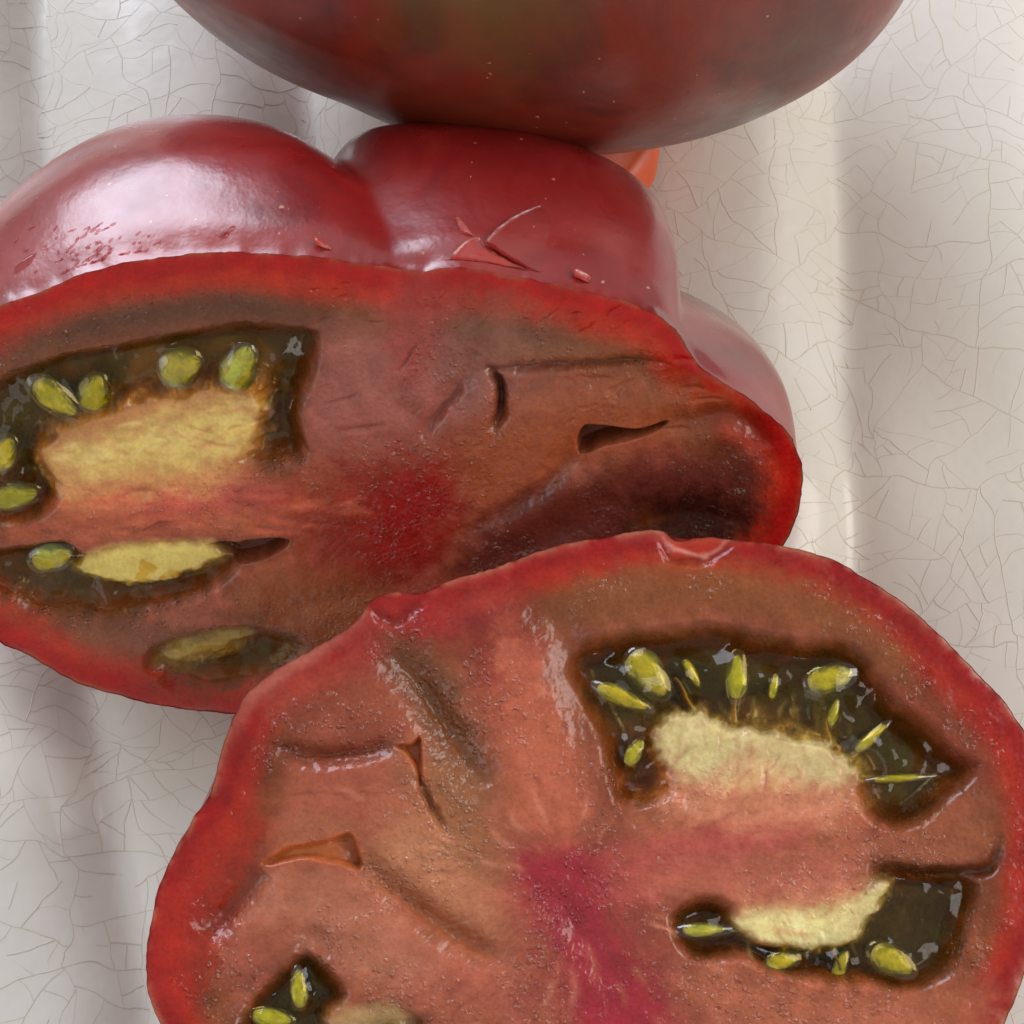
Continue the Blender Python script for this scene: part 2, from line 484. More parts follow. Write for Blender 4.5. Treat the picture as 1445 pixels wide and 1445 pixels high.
# ------------------------------------------------------------------ cut face of a halved tomato
class Face:
    def __init__(self, outline, centre, pt, n, na, nr, seed, warp=5.0):
        self.pt, self.n, self.seed = pt, n / np.linalg.norm(n), seed
        O = catmull(outline, na)
        ang = np.arange(na)
        nx = np.stack([O[:, 1] - np.roll(O[:, 1], 1), np.roll(O[:, 0], 1) - O[:, 0]], -1)
        jit = 1.6 * vnoise(ang, ang * 0, 9, seed + 60) + 1.0 * vnoise(ang, ang * 0, 3, seed + 61)
        nx /= np.linalg.norm(nx, axis=1)[:, None] + 1e-9
        O = O + nx * jit[:, None]
        self.Opx = O; self.cpx = np.array(centre, float)
        self.O = unproject(O[:, 0], O[:, 1], pt, self.n)
        self.c = unproject(np.array([centre[0]]), np.array([centre[1]]), pt, self.n)[0]
        rho = 1 - np.linspace(0, 1, nr) ** 1.15 * 0.9985
        self.na, self.nr = na, nr
        V = self.c + (self.O - self.c)[None] * rho[:, None, None]
        self.V = V.reshape(-1, 3)
        self.x, self.y = project(self.V)
        w1 = warp * fbm(self.x, self.y, 46, seed, 3) + 2.2 * fbm(self.x, self.y, 11, seed + 5, 2)
        w2 = warp * fbm(self.x, self.y, 46, seed + 20, 3) + 2.2 * fbm(self.x, self.y, 11, seed + 25, 2)
        self.xw, self.yw = self.x + w1, self.y + w2
        self.d = np.repeat(1 - rho[:, None], na, 1).ravel() * np.tile(np.linalg.norm(O - self.cpx, axis=1), nr)   # about the distance from the rim, in photo units
        d2, _ = seg_dist(self.x, self.y, O[::6], True)
        self.d = -d2
        self.H = np.zeros(len(self.V)); self.C = np.zeros((len(self.V), 3))
        self.xs, self.ys = self.x + warp * fbm(self.x, self.y, 46, seed, 2), self.y + warp * fbm(self.x, self.y, 46, seed + 20, 2)
        self.wet = np.zeros(len(self.V)); self.grain = 0.08 + 0.92 * sstep(0.42 + 1.5 * fbm(self.x, self.y, 75, seed + 7, 3))
    def mask(self, poly, soft, margin=None):
        P = catmull(poly, max(24, len(poly) * 4))
        D, _ = seg_dist(self.xw, self.yw, P, True, (margin or soft) + 12)
        return sstep(0.5 - D / (2 * soft)), D
    def paint(self, poly, rgb, soft, a=1.0, inset=0.0):
        m, D = self.mask(poly, soft, soft + inset)
        if inset: m = sstep(0.5 - (D + inset) / (2 * soft))
        m = m + 0; m = np.clip(m + 0.5 * m * (1 - m) * 4 * fbm(self.x, self.y, 15, self.seed + 35, 3), 0, 1); m = (m * a)[:, None]
        self.C = self.C * (1 - m) + srgb(*rgb) * m
    def stroke(self, line, rgb, width, a=1.0):
        P = catmull(line, len(line) * 5, False)
        D, U = seg_dist(self.xw, self.yw, P, False, width * 2 + 12)
        m = (np.exp(-(D / width) ** 2) * a * np.sqrt(np.clip(np.sin(math.pi * np.clip(U, 0.03, 0.97)), 0, 1)))[:, None]
        self.C = self.C * (1 - m) + srgb(*rgb) * m
    def dig(self, poly, depth, wall):
        P = catmull(poly, max(24, len(poly) * 4))
        D, _ = seg_dist(self.xs, self.ys, P, True, wall + 14)
        k = sstep((-D + wall * 0.3) / wall); self.H -= depth * k; self.wet = np.maximum(self.wet, k)
    def setlevel(self, poly, level, soft):
        m, D = self.mask(poly, soft * 1.3)
        m = np.clip(m + 0.45 * m * (1 - m) * 4 * (fbm(self.x, self.y, 17, self.seed + 33, 3)), 0, 1)
        self.H = self.H * (1 - m) + level * m
    def groove(self, line, depth, width, taper=True):
        P = catmull(line, len(line) * 5, False)
        D, U = seg_dist(self.xw, self.yw, P, False, width * 3 + 12)
        t = np.sqrt(np.clip(np.sin(math.pi * np.clip(U, 0.02, 0.98)), 0, 1)) if taper else 1
        self.H -= 0.75 * depth * np.exp(-(D / width) ** 2) * t
    def step(self, line, up, width, reach):
        """one side of the crease (left of its run) stands up and slopes away"""
        P = catmull(line, len(line) * 5, False)
        D, U = seg_dist(self.xw, self.yw, P, False, reach + 14)
        k = np.clip((U * (len(P) - 1)).astype(int), 0, len(P) - 2)
        e = P[k + 1] - P[k]
        s = np.sign(e[:, 0] * (self.yw - P[k, 1]) - e[:, 1] * (self.xw - P[k, 0]))
        t = np.clip(np.sin(math.pi * U), 0, 1)
        self.H += 0.55 * up * t * sstep(-s * D / width) * np.exp(-np.clip(-s * D, 0, None) / reach)
    def build(self, name, parent, mat):
        x, y = self.x, self.y
        # firm up the difference between pale and dark flesh
        lum = self.C @ np.array([0.3, 0.6, 0.1]); firm = sstep((self.d - 40) / 40) * (1 - self.wet)
        gain = np.clip((lum / 0.175), 0.6, 1.7) ** (0.5 * firm)
        self.C = self.C * gain[:, None] * (1 - 0.02 * firm)[:, None]
        # the jelly is amber in places and olive in others
        for sc_, sd_, rgb_, k_ in ((42, 110, (124, 66, 16), 0.6), (26, 120, (86, 84, 16), 0.5), (34, 130, (30, 24, 10), 0.5)):
            dark = sstep((0.16 - self.C.max(1)) / 0.10) * self.wet
            k = (k_ * sstep(fbm(x, y, sc_, self.seed + sd_, 3) * 2.2) * dark)[:, None]
            self.C = self.C * (1 - k) + srgb(*rgb_) * k
        # rounding at the rim, lumps, granules
        self.H += -0.12 * np.exp(-np.clip(self.d, 0, None) / 5.0)
        self.H += 0.22 * fbm(x, y, 90, self.seed + 40, 2) + 0.12 * fbm(x, y, 30, self.seed + 41, 2)
        th = np.arctan2(y - self.cpx[1], x - self.cpx[0]); rr = np.hypot(y - self.cpx[1], x - self.cpx[0])
        self.H += 0.03 * vnoise(np.cos(th) * 20 + rr / 150, np.sin(th) * 20, 1.0, self.seed + 99) * sstep(rr / 150) * (1 - self.wet)
        g = vnoise(x, y, 4.6, self.seed + 42) + 0.8 * vnoise(x + y * 0.4, y, 2.6, self.seed + 43)
        patch = 0.55 + 0.45 * fbm(x, y, 60, self.seed + 44, 2)
        self.H += 0.034 * g * patch * (1 - 0.7 * self.wet) * sstep(self.d / 30)
        P = self.V + self.n * (self.H * 0.1)[:, None]
        rim0 = self.H.reshape(self.nr, self.na)[0] * 0.1
        Fc = grid_faces(self.nr, self.na, True)
        # orientation: the face must look along n
        a, b_, c = P[Fc[5 * self.na][:3]]
        if np.dot(np.cross(b_ - a, c - a), self.n) < 0: Fc = Fc[:, ::-1]
        nv = len(P)
        self.rim = P.reshape(self.nr, self.na, 3)[0]
        return make_mesh(name, P, Fc, mat, parent, colors=np.clip(np.c_[self.C, self.grain * sstep((self.d - 22) / 45) * (0.75 if self.seed == 100 else 1.0) * (1 - 0.85 * self.wet)], 0, 1))

def body(face, D, p, grooves, parent, mat, name='skin', nt_=120, floor=None, fat=None, lump=0.05, sink=0.0):
    """the skin: rings running back from the rim of the cut face"""
    sel = np.arange(0, face.na, 3); O = face.rim[sel]; px = face.Opx[sel] - face.cpx
    th = np.arctan2(-px[:, 1], px[:, 0])
    n = face.n
    W = np.hanning(41); W /= W.sum(); K = len(sel)
    Osm = np.stack([np.convolve(np.r_[O[-40:, k], O[:, k], O[:40, k]], W, 'same')[40:-40] for k in range(3)], -1)
    BUL = catmull([(0, 1), (0.4, 1.11), (1.3, 1.26), (2.5, 1.25), (3.7, 0.95), (4.5, 0.5), (4.8, 0.0)], 400, False); qs = np.linspace(0, 1, 400)
    fatv = (fat(th) if fat is not None else 0.0)
    if fat is not None: fatv = fatv[:, None] if False else fatv
    rings = []
    ts = np.linspace(0, 1, nt_) ** 1.12
    for t in ts:
        a = t * math.pi / 2
        s = max(math.cos(a), 0.0) ** p
        if fat is not None:
            q = 1 - (1 - t) ** 1.3
            s = s * (1 - fatv) + fatv * np.interp(q, qs, BUL[:, 1])
        ob = sstep(np.array(t / 0.025)); Ot = O * (1 - ob) + Osm * ob
        d = D * math.sin(a)
        if fat is not None: d = d * (1 - fatv) + fatv * np.interp(q, qs, BUL[:, 0])
        m = np.ones(len(th))
        for (t0, k, wdt, amp, grow) in grooves:
            c0 = math.radians(t0 + k * t)
            dth = np.angle(np.exp(1j * (th - c0)))
            m -= amp * (min(t / grow, 1.0) ** 0.8) * np.exp(-np.abs(dth / math.radians(wdt)) ** 1.35)
        m += lump * t * (vnoise(np.cos(th) * 1.5 + 9, np.sin(th) * 1.5 + t * 2, 1.0, face.seed + 70))
        lip = 0.012 * math.exp(-t / 0.004)
        rings.append(face.c + (Ot - face.c) * (s * m)[:, None] - n * np.reshape(d, (-1, 1)) + n * lip)
    P = np.array(rings)
    if floor is not None:
        z = P[..., 2]; P[..., 2] = np.where(z < floor, floor + (z - floor) * 0.05, z)
    Fc = grid_faces(nt_, len(sel), True)
    V = P.reshape(-1, 3)
    q = Fc[20 * len(sel)]
    a, b_, c = V[q[:3]]
    if np.dot(np.cross(b_ - a, c - a), a - (face.c - n * D * 0.4)) < 0: Fc = Fc[:, ::-1]
    make_mesh(name, V, Fc, mat, parent)
    return P

def seed_vol(face, parent, px, py, length, width, angle, depth=0.8, sac=1.35, thick=0.5, gel=True, mat=None):
    """a flat teardrop seed lying in its jelly, angle anticlockwise in the picture plane of the cut"""
    a = math.radians(angle)
    pt = face.pt - face.n * depth * 0.1
    C0 = unproject(np.array([px, px + math.cos(a) * length / 2, px - math.sin(a) * width / 2]),
                   np.array([py, py - math.sin(a) * length / 2, py - math.cos(a) * width / 2]), pt, face.n)
    c = C0[0]; Lv = C0[1] - C0[0]; Wv = C0[2] - C0[0]
    Nv = face.n * np.linalg.norm(Wv) * thick
    if width < 0.45 * length: Nv = face.n * np.linalg.norm(Lv) * 0.4
    def ell(nu, nv, k, tear, jit):
        u = np.linspace(0.001, math.pi - 0.001, nu)[:, None]; v = np.linspace(0, 2 * math.pi, nv, endpoint=False)[None]
        cx = np.cos(u) + 0 * v
        r = np.sin(u) ** 0.9 * (1 - tear * cx)
        j = 1 + jit * vnoise(3 * np.cos(v) + 7 + px, 3 * np.cos(u) + 2 * np.sin(v) + py, 1.0, 88)
        return (c + k * (cx[..., None] * Lv + (r * np.cos(v) * j)[..., None] * Wv + (r * np.sin(v) * j)[..., None] * Nv)).reshape(-1, 3)
    def facing(V, Fq):
        q = V[Fq[len(Fq) // 2][:3]]
        return Fq if np.dot(np.cross(q[1] - q[0], q[2] - q[0]), q[0] - c) > 0 else Fq[:, ::-1]
    V1 = ell(22, 28, 1.0, 0.28, 0.13)
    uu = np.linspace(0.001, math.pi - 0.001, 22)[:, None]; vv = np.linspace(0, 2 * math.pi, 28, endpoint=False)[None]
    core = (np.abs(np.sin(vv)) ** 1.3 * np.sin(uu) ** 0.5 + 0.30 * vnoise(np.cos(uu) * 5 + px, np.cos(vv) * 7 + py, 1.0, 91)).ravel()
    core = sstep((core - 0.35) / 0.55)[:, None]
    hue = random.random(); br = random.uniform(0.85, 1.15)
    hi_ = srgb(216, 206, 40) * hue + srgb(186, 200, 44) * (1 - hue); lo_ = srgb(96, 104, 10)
    SC = (lo_ * (1 - core) + hi_ * core) * br  # yellow core, olive rim; the contrast also puts shading into the seed colour
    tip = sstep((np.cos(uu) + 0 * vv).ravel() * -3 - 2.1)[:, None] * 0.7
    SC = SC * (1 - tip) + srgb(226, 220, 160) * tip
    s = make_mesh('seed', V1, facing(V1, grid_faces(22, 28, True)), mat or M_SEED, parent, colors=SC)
    if gel:
        e = ell(18, 24, sac, 0.05, 0.06)
        make_mesh('gel_sac', e, facing(e, grid_faces(18, 24, True)), M_SAC, s)
    return s

def gel_sheet(face, parent, poly, level, wav, seed, sacs=()):
    P = catmull(poly, 60)
    x0, y0 = P.min(0) - 6; x1, y1 = P.max(0) + 6
    st = 2.0
    xs = np.arange(x0, x1, st); ys = np.arange(y0, y1, st)
    X, Y = np.meshgrid(xs, ys); sh = X.shape; X = X.ravel(); Y = Y.ravel()
    D, _ = seg_dist(X, Y, P, True)
    h = level + wav * (fbm(X, Y, 46, seed, 2) + 0.5 * vnoise(X, Y, 15, seed + 3)) - 0.5 * np.exp(-np.clip(-D, 0, None) / 5.0)
    for (sx, sy, r, up) in sacs:
        h += up * sstep(-D / 16) * np.exp(-(((X - sx) ** 2 + (Y - sy) ** 2) / r ** 2) ** 1.5)
    V = unproject(X, Y, face.pt, face.n) + face.n * (h * 0.1)[:, None]
    Fc = grid_faces(sh[0], sh[1])
    ok = (D < 2)
    Fc = Fc[ok[Fc].all(1)]
    used = np.unique(Fc); rm = np.zeros(len(V), int); rm[used] = np.arange(len(used))
    Fc = rm[Fc][:, ::-1]
    V = V[used]
    a, b_, c = V[Fc[0][:3]]
    if np.dot(np.cross(b_ - a, c - a), face.n) < 0: Fc = Fc[:, ::-1]
    return make_mesh('seed_gel', V, Fc, M_GEL, parent)

def torn_edge(f, rgb, reach=4.0):
    k = np.clip(np.exp(-np.clip(f.d, 0, None) / reach) * sstep(0.5 + 1.6 * fbm(f.x, f.y, 26, f.seed + 77, 3)), 0, 1)[:, None] * 0.8
    f.C = f.C * (1 - k) + srgb(*rgb) * k

def base_colours(f, rim_w, rim, mid, peri, inner, peri_w):
    n1 = fbm(f.x, f.y, 80, f.seed + 80, 3); n2 = fbm(f.x, f.y, 24, f.seed + 81, 3)
    d = f.d + 9 * n1 + 5 * n2
    C = np.tile(srgb(*inner), (len(f.d), 1))
    def lay(rgb, m):
        nonlocal C
        C = C * (1 - m[:, None]) + srgb(*rgb) * m[:, None]
    lay(peri, sstep(1 - (d - peri_w) / (peri_w * 0.7)))
    lay(mid, sstep(1 - (d - rim_w) / (rim_w * 0.9)))
    lay(rim, sstep(1 - (d - rim_w * 0.45) / (rim_w * 0.5)))
    # broad drifts of red and tan through the flesh
    deep = sstep((f.d - peri_w) / 60)
    C = C * (1 + (0.16 * n1 + 0.14 * n2)[:, None] * np.array([0.8, 1.0, 1.1]))
    th = np.arctan2(f.y - f.cpx[1], f.x - f.cpx[0]); rr = np.hypot(f.y - f.cpx[1], f.x - f.cpx[0])
    st = vnoise(np.cos(th) * 9 + rr / 260, np.sin(th) * 9, 1.0, f.seed + 97) + 0.6 * vnoise(np.cos(th) * 24 + rr / 120, np.sin(th) * 24, 1.0, f.seed + 98)
    C = C * (1 + (0.09 * st * sstep(rr / 120))[:, None] * np.array([0.7, 1.1, 1.1]))
    k = (sstep(fbm(f.x, f.y, 60, f.seed + 93, 3) * 1.5) * 0.4 * deep)[:, None]
    C = C * (1 - k) + srgb(136, 78, 46) * k
    k = (sstep(fbm(f.x, f.y, 130, f.seed + 90, 2) * 1.6) * 0.35 * deep)[:, None]
    C = C * (1 - k) + srgb(150, 72, 50) * k
    k = (sstep(fbm(f.x, f.y, 110, f.seed + 95, 2) * 1.6) * 0.35 * deep)[:, None]
    C = C * (1 - k) + srgb(186, 92, 84) * k
    f.C = C

# ================================================================== the middle half tomato
MID_T = 43.0
nM = np.array([-0.03, -math.sin(math.radians(MID_T)), math.cos(math.radians(MID_T))])
ptM = unproject(np.array([300.0]), np.array([1005.0]), np.array([0, 0, 0.75]), NZ)[0]
outM = [(-110, 640), (-95, 540), (-50, 465), (0, 432), (60, 410), (120, 386), (200, 366), (300, 357), (400, 359), (480, 367), (560, 379), (600, 381),
        (650, 377), (700, 386), (760, 396), (850, 415), (915, 438), (955, 468), (985, 515), (1030, 545), (1080, 580), (1115, 615), (1131, 660), (1129, 710),
        (1110, 762), (1075, 812), (1000, 868), (850, 930), (650, 982), (450, 1006), (340, 1008), (220, 995), (110, 962), (30, 922), (0, 907), (-60, 850), (-104, 750)]
fM = Face(outM, (545, 700), ptM, nM, 1500, 290, 100)
base_colours(fM, 42, (176, 16, 8), (182, 46, 20), (134, 78, 44), (158, 90, 66), 78)
torn_edge(fM, (196, 120, 84), 2.5)
# broad painted flesh zones
fM.paint([(100, 660), (420, 655), (470, 740), (330, 765), (60, 780), (-40, 740)], (176, 92, 60), 40, 0.8)
fM.paint([(150, 690), (300, 675), (400, 690), (380, 720), (200, 725)], (188, 86, 76), 22, 0.8)
fM.paint([(430, 470), (620, 450), (740, 520), (640, 620), (450, 640), (400, 560)], (158, 96, 88), 50, 0.8)
fM.paint([(640, 440), (720, 420), (800, 500), (700, 560), (620, 540)], (128, 92, 76), 40, 0.5)
fM.paint([(440, 680), (560, 635), (660, 640), (650, 720), (610, 800), (500, 850), (420, 790)], (150, 40, 24), 60, 0.8)
fM.paint([(520, 700), (570, 670), (640, 655), (625, 730), (585, 790), (530, 800)], (160, 14, 14), 46, 0.8)
fM.paint([(540, 430), (600, 380), (640, 440), (600, 520), (560, 520)], (166, 66, 60), 26, 0.6)
fM.paint([(640, 620), (800, 560), (1000, 540), (1040, 600), (840, 640), (680, 700)], (158, 84, 46), 36, 0.8)
fM.paint([(640, 800), (760, 700), (900, 650), (1060, 640), (1060, 740), (900, 770), (700, 830)], (112, 46, 36), 30, 0.8)  # dark red-brown: contact shade beside the front half, put into the colour
fM.paint([(340, 810), (460, 800), (560, 860), (420, 920), (330, 900)], (150, 88, 46), 40, 0.8)
fM.paint([(100, 880), (280, 880), (420, 900), (260, 930), (140, 925)], (150, 96, 74), 24, 0.6)
# brown translucent borders round the seed chambers
chM1 = [(-70, 585), (-30, 555), (20, 532), (60, 512), (110, 501), (180, 487), (260, 473), (350, 466), (430, 470), (446, 486), (436, 540), (420, 590), (428, 640), (400, 658), (330, 662), (250, 676), (150, 686), (95, 692), (70, 715), (20, 742), (-60, 730)]
plM1 = [(55, 632), (95, 595), (160, 572), (220, 560), (300, 545), (355, 535), (372, 560), (376, 590), (360, 640), (310, 684), (200, 706), (100, 706), (50, 672)]
chM2 = [(-60, 800), (0, 782), (50, 775), (95, 770), (130, 785), (240, 770), (300, 775), (335, 800), (300, 832), (235, 860), (150, 872), (60, 868), (0, 846), (-60, 830)]
plM2 = [(95, 805), (140, 782), (230, 768), (292, 770), (316, 790), (300, 804), (250, 822), (180, 832), (120, 820)]
chM3 = [(205, 925), (260, 900), (330, 888), (400, 895), (425, 915), (385, 958), (300, 975), (235, 965)]
plM3 = [(225, 925), (270, 908), (330, 893), (352, 905), (312, 930), (262, 946), (230, 940)]
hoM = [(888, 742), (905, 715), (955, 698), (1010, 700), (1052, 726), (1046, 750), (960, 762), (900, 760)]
for ch in (chM1, chM2, chM3):
    fM.paint(ch, (122, 66, 34), 48, 0.85)
    fM.paint(ch, (104, 60, 22), 22, 0.9, 5)
    fM.paint(ch, (70, 50, 6), 20, 0.95, 19)
fM.dig(chM1, 3.4, 38); fM.dig(chM2, 2.8, 32); fM.dig(chM3, 2.0, 36)
fM.paint([(180, 520), (260, 500), (370, 500), (380, 560), (280, 590), (170, 600)], (150, 104, 40), 14, 0.85)
for pl, soft, lv in ((plM1, 16, -0.5), (plM2, 10, -0.6), (plM3, 14, -0.9)):
    fM.setlevel(pl, lv, soft)
fM.paint(plM1, (196, 140, 88), 24, 1.0); fM.paint([(80, 650), (150, 620), (250, 585), (350, 575), (352, 625), (280, 655), (130, 672)], (228, 204, 122), 24, 0.95)
fM.paint(plM2, (218, 200, 112), 15, 1.0)
fM.paint(plM3, (172, 152, 76), 18, 0.9)
# hollows and creases
for _ in range(70):
    x0 = random.uniform(60, 345); y0 = 660 - 0.22 * (x0 - 60) + random.uniform(-42, 22); L = random.uniform(16, 46); t = random.gauss(-0.12, 0.3)
    pts = [(x0, y0), (x0 + L / 2 * math.cos(t), y0 + L / 2 * math.sin(t) + random.uniform(-3, 3)), (x0 + L * math.cos(t), y0 + L * math.sin(t))]
    fM.stroke(pts, random.choice([(240, 220, 150), (204, 160, 92), (214, 150, 106)]), random.uniform(2, 4.5), 0.45); fM.groove(pts, random.uniform(-0.15, 0.25), 3)
for _ in range(60):
    x0 = random.uniform(20, 480); y0 = random.uniform(690, 760); L = random.uniform(20, 70); t = random.gauss(0.02, 0.2)
    pts = [(x0, y0), (x0 + L / 2 * math.cos(t), y0 + L / 2 * math.sin(t) + random.uniform(-4, 4)), (x0 + L * math.cos(t), y0 + L * math.sin(t))]
    fM.stroke(pts, random.choice([(204, 96, 74), (150, 60, 40), (190, 110, 74)]), random.uniform(3, 7), 0.4); fM.groove(pts, random.uniform(-0.2, 0.3), 4)
slM = [(818, 640), (822, 606), (845, 602), (900, 606), (945, 598), (900, 618), (850, 628)]
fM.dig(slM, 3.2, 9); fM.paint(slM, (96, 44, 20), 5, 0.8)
fM.dig(hoM, 0.9, 60); fM.paint([(880, 750), (905, 705), (955, 686), (1020, 690), (1066, 726), (1050, 765), (960, 775)], (66, 22, 14), 44, 0.85); fM.paint([(900, 760), (930, 712), (1000, 706), (1040, 740), (1020, 775)], (52, 16, 10), 30, 0.8); fM.wet = np.maximum(fM.wet, 0)  # dark reds put the hole's shade into the colour of a shallow dip
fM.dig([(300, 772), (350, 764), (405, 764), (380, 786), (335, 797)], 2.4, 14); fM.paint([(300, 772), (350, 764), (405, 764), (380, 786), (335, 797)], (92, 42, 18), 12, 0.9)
fM.groove([(820, 625), (772, 684), (705, 728), (640, 765)], 1.3, 18)
fM.step([(640, 765), (705, 728), (772, 684), (820, 640)], 1.2, 18, 60)
fM.groove([(688, 524), (760, 524), (830, 517), (930, 513)], 1.6, 7)
fM.groove([(720, 545), (800, 540), (900, 530), (980, 560)], 1.2, 24)
fM.stroke([(700, 500), (800, 500), (920, 500)], (150, 96, 66), 16, 0.5)
fM.groove([(560, 560), (600, 600), (640, 560), (680, 500)], 0.8, 20)
fM.step([(688, 524), (760, 524), (830, 517), (930, 513)], 0.7, 5, 25)
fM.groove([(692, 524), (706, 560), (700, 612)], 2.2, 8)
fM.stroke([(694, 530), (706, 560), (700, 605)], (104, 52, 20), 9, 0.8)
fM.groove([(655, 540), (630, 580), (598, 614)], 1.1, 6)
fM.groove([(480, 612), (540, 600)], 0.5, 4)
fM.groove([(940, 600), (1010, 590), (1060, 600), (1080, 640)], 1.3, 16)
fM.stroke([(950, 600), (1010, 592), (1060, 606), (1075, 640)], (110, 46, 26), 22, 0.6)
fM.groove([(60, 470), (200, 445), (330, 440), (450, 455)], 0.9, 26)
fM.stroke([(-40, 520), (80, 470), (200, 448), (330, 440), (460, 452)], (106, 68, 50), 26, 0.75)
fM.groove([(640, 820), (760, 770), (880, 700)], 1.2, 30)
fM.groove([(330, 900), (450, 850), (560, 830)], 0.8, 20)
for k in range(22):                                     # small tears across the cut
    x0 = random.uniform(420, 980); y0 = random.uniform(430, 630)
    L = random.uniform(14, 46); a = random.uniform(-0.75, 0.1) - (0.3 if x0 < 650 else 0)
    fM.groove([(x0, y0), (x0 + L * math.cos(a) / 2, y0 + L * math.sin(a) / 2 + random.uniform(-2, 2)), (x0 + L * math.cos(a), y0 + L * math.sin(a))], random.uniform(0.12, 0.4), random.uniform(1.6, 3))
for k in range(26):
    x0 = random.uniform(20, 520); y0 = 455 + random.uniform(-50, 45) - 0.03 * x0
    L = random.uniform(8, 26); a = random.uniform(-0.6, 0.2)
    fM.groove([(x0, y0), (x0 + L * math.cos(a), y0 + L * math.sin(a))], random.uniform(0.1, 0.3), random.uniform(1.6, 2.8))
mid = thing('half_tomato', 'halved red tomato behind the front half, notched shiny skin above its tilted cut', 'tomato', 'halved tomatoes on the dish')
SEEDS_M = ((78, 562, 74, 34, -38, 1.0, 1.4), (134, 553, 50, 44, 80, 1.3, 1.3), (255, 517, 60, 54, 15, 1.0, 1.25), (338, 518, 66, 50, 68, 0.8, 1.2),
          (4, 640, 50, 40, 60, 1.2, 1.3), (22, 700, 62, 34, 10, 1.0, 1.3), (74, 785, 58, 36, 12, 0.9, 1.35))
for q in SEEDS_M:
    k = (0.6 * np.exp(-((fM.xw - q[0]) ** 2 + (fM.yw - q[1]) ** 2) / (q[2] * 0.62) ** 2) * fM.wet)[:, None]
    fM.C = fM.C * (1 - k) + srgb(74, 78, 14) * k
fM.C *= 1.18
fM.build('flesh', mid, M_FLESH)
bodyM = body(fM, 4.5, 0.80, [(88, 50, 8, 0.19, 0.5), (28, -6, 8, 0.20, 0.4), (-60, 0, 20, 0.1, 0.6)], mid, M_SKIN, floor=0.0,
             fat=lambda th: sstep((th + math.radians(14)) / math.radians(84)) * sstep((math.radians(190) - th) / math.radians(62)))
dom = [(q[0], q[1], q[2] * 0.6 + 6, 1.3) for q in SEEDS_M]
dom += [(395, 520, 34, 1.4), (405, 600, 30, 1.2), (30, 600, 40, 1.1), (20, 665, 26, 1.0), (150, 853, 26, 0.9), (250, 835, 30, 0.5), (10, 815, 34, 0.9), (300, 945, 34, 0.9), (190, 520, 30, 0.6)]
gel_sheet(fM, mid, chM1, -1.25, 0.5, 301, dom)
gel_sheet(fM, mid, chM2, -1.15, 0.5, 302, dom)
gel_sheet(fM, mid, chM3, -1.2, 0.3, 303, dom)
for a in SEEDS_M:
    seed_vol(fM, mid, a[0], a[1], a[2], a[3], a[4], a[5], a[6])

# skin lookup for things lying on it
_P = bodyM; _du = np.gradient(_P, axis=0); _dv = np.roll(_P, -1, 1) - np.roll(_P, 1, 1)
_N = np.cross(_du, _dv); _N /= np.linalg.norm(_N, axis=2)[..., None] + 1e-9
_N *= np.sign((_N * (_P - (fM.c - fM.n * 1.5))).sum(2))[..., None]
_P = _P[2:70].reshape(-1, 3); _N = _N[2:70].reshape(-1, 3); _x, _y = project(_P)
_ok = ((EYE - _P) * _N).sum(1) > 0.5
_P, _N, _x, _y = _P[_ok], _N[_ok], _x[_ok], _y[_ok]
def on_skin(px, py):
    d = (_x - px) ** 2 + (_y - py) ** 2
    k = np.argsort(d)[:6]; w_ = 1 / (d[k] + 3.0)
    P_ = (_P[k] * w_[:, None]).sum(0) / w_.sum(); n_ = (_N[k] * w_[:, None]).sum(0)
    return P_, n_ / np.linalg.norm(n_)
def skin_patch(name, c4, nu, nv, lift, mat, rough=0.0, rag=0.0):
    A, B, C_, D_ = [np.array(q, float) for q in c4]        # A-B is the raised edge, D-C is the root
    top_, bot_ = [], []
    for i in range(nu):
        for j in range(nv):
            u = i / (nu - 1); v = j / (nv - 1)
            q = (A * (1 - u) + B * u) * (1 - v) + (D_ * (1 - u) + C_ * u) * v
            q = q + rag * (1 - v) * np.array([math.sin(u * 9.3), math.sin(u * 13.1 + 1)]) + np.array([-6, -5]) * math.sin(u * math.pi) * (1 - v)
            p_, n_ = on_skin(*q)
            h = lift(u, v) + rough * rng.normal()
            top_.append(p_ + n_ * h); bot_.append(p_ + n_ * (h - 0.008))
    n0 = len(top_)
    Ft = grid_faces(nu, nv); V = np.array(top_ + bot_)
    q = V[Ft[0][:3]]; _, n_ = on_skin(*A)
    if np.dot(np.cross(q[1] - q[0], q[2] - q[0]), n_) < 0: Ft = Ft[:, ::-1]
    edge = np.r_[np.arange(nv), np.arange(1, nu) * nv + nv - 1, (nu - 1) * nv + np.arange(nv - 2, -1, -1), np.arange(nu - 2, 0, -1) * nv]
    sd = np.stack([edge, np.roll(edge, -1), np.roll(edge, -1) + n0, edge + n0], -1)
    return make_mesh(name, V, np.vstack([Ft, Ft[:, ::-1] + n0, sd]), mat, mid)
M_TORN = skin_material('torn_skin', [(0.3, srgb(168, 30, 26)), (0.7, srgb(190, 60, 52))], 0.3, 0.3, 0.3)
fl = skin_patch('skin_flap', [(682, 348), (766, 288), (800, 318), (772, 394)], 18, 14, lambda u, v: -0.010 + 0.095 * (1 - v) ** 1.2 * (1 - u) ** 0.7, M_SKIN)
fl['label'] = 'torn triangular flap of skin lifting above the cut'
skin_patch('torn_flesh', [(628, 379), (676, 333), (686, 350), (762, 397)], 16, 10, lambda u, v: 0.012, M_TORN, 0.003, 1.5)
skin_patch('torn_flesh', [(641, 308), (655, 318), (668, 334), (652, 330)], 8, 6, lambda u, v: 0.03 * (1 - v) + 0.01, M_TORN, 0.002, 0.8)
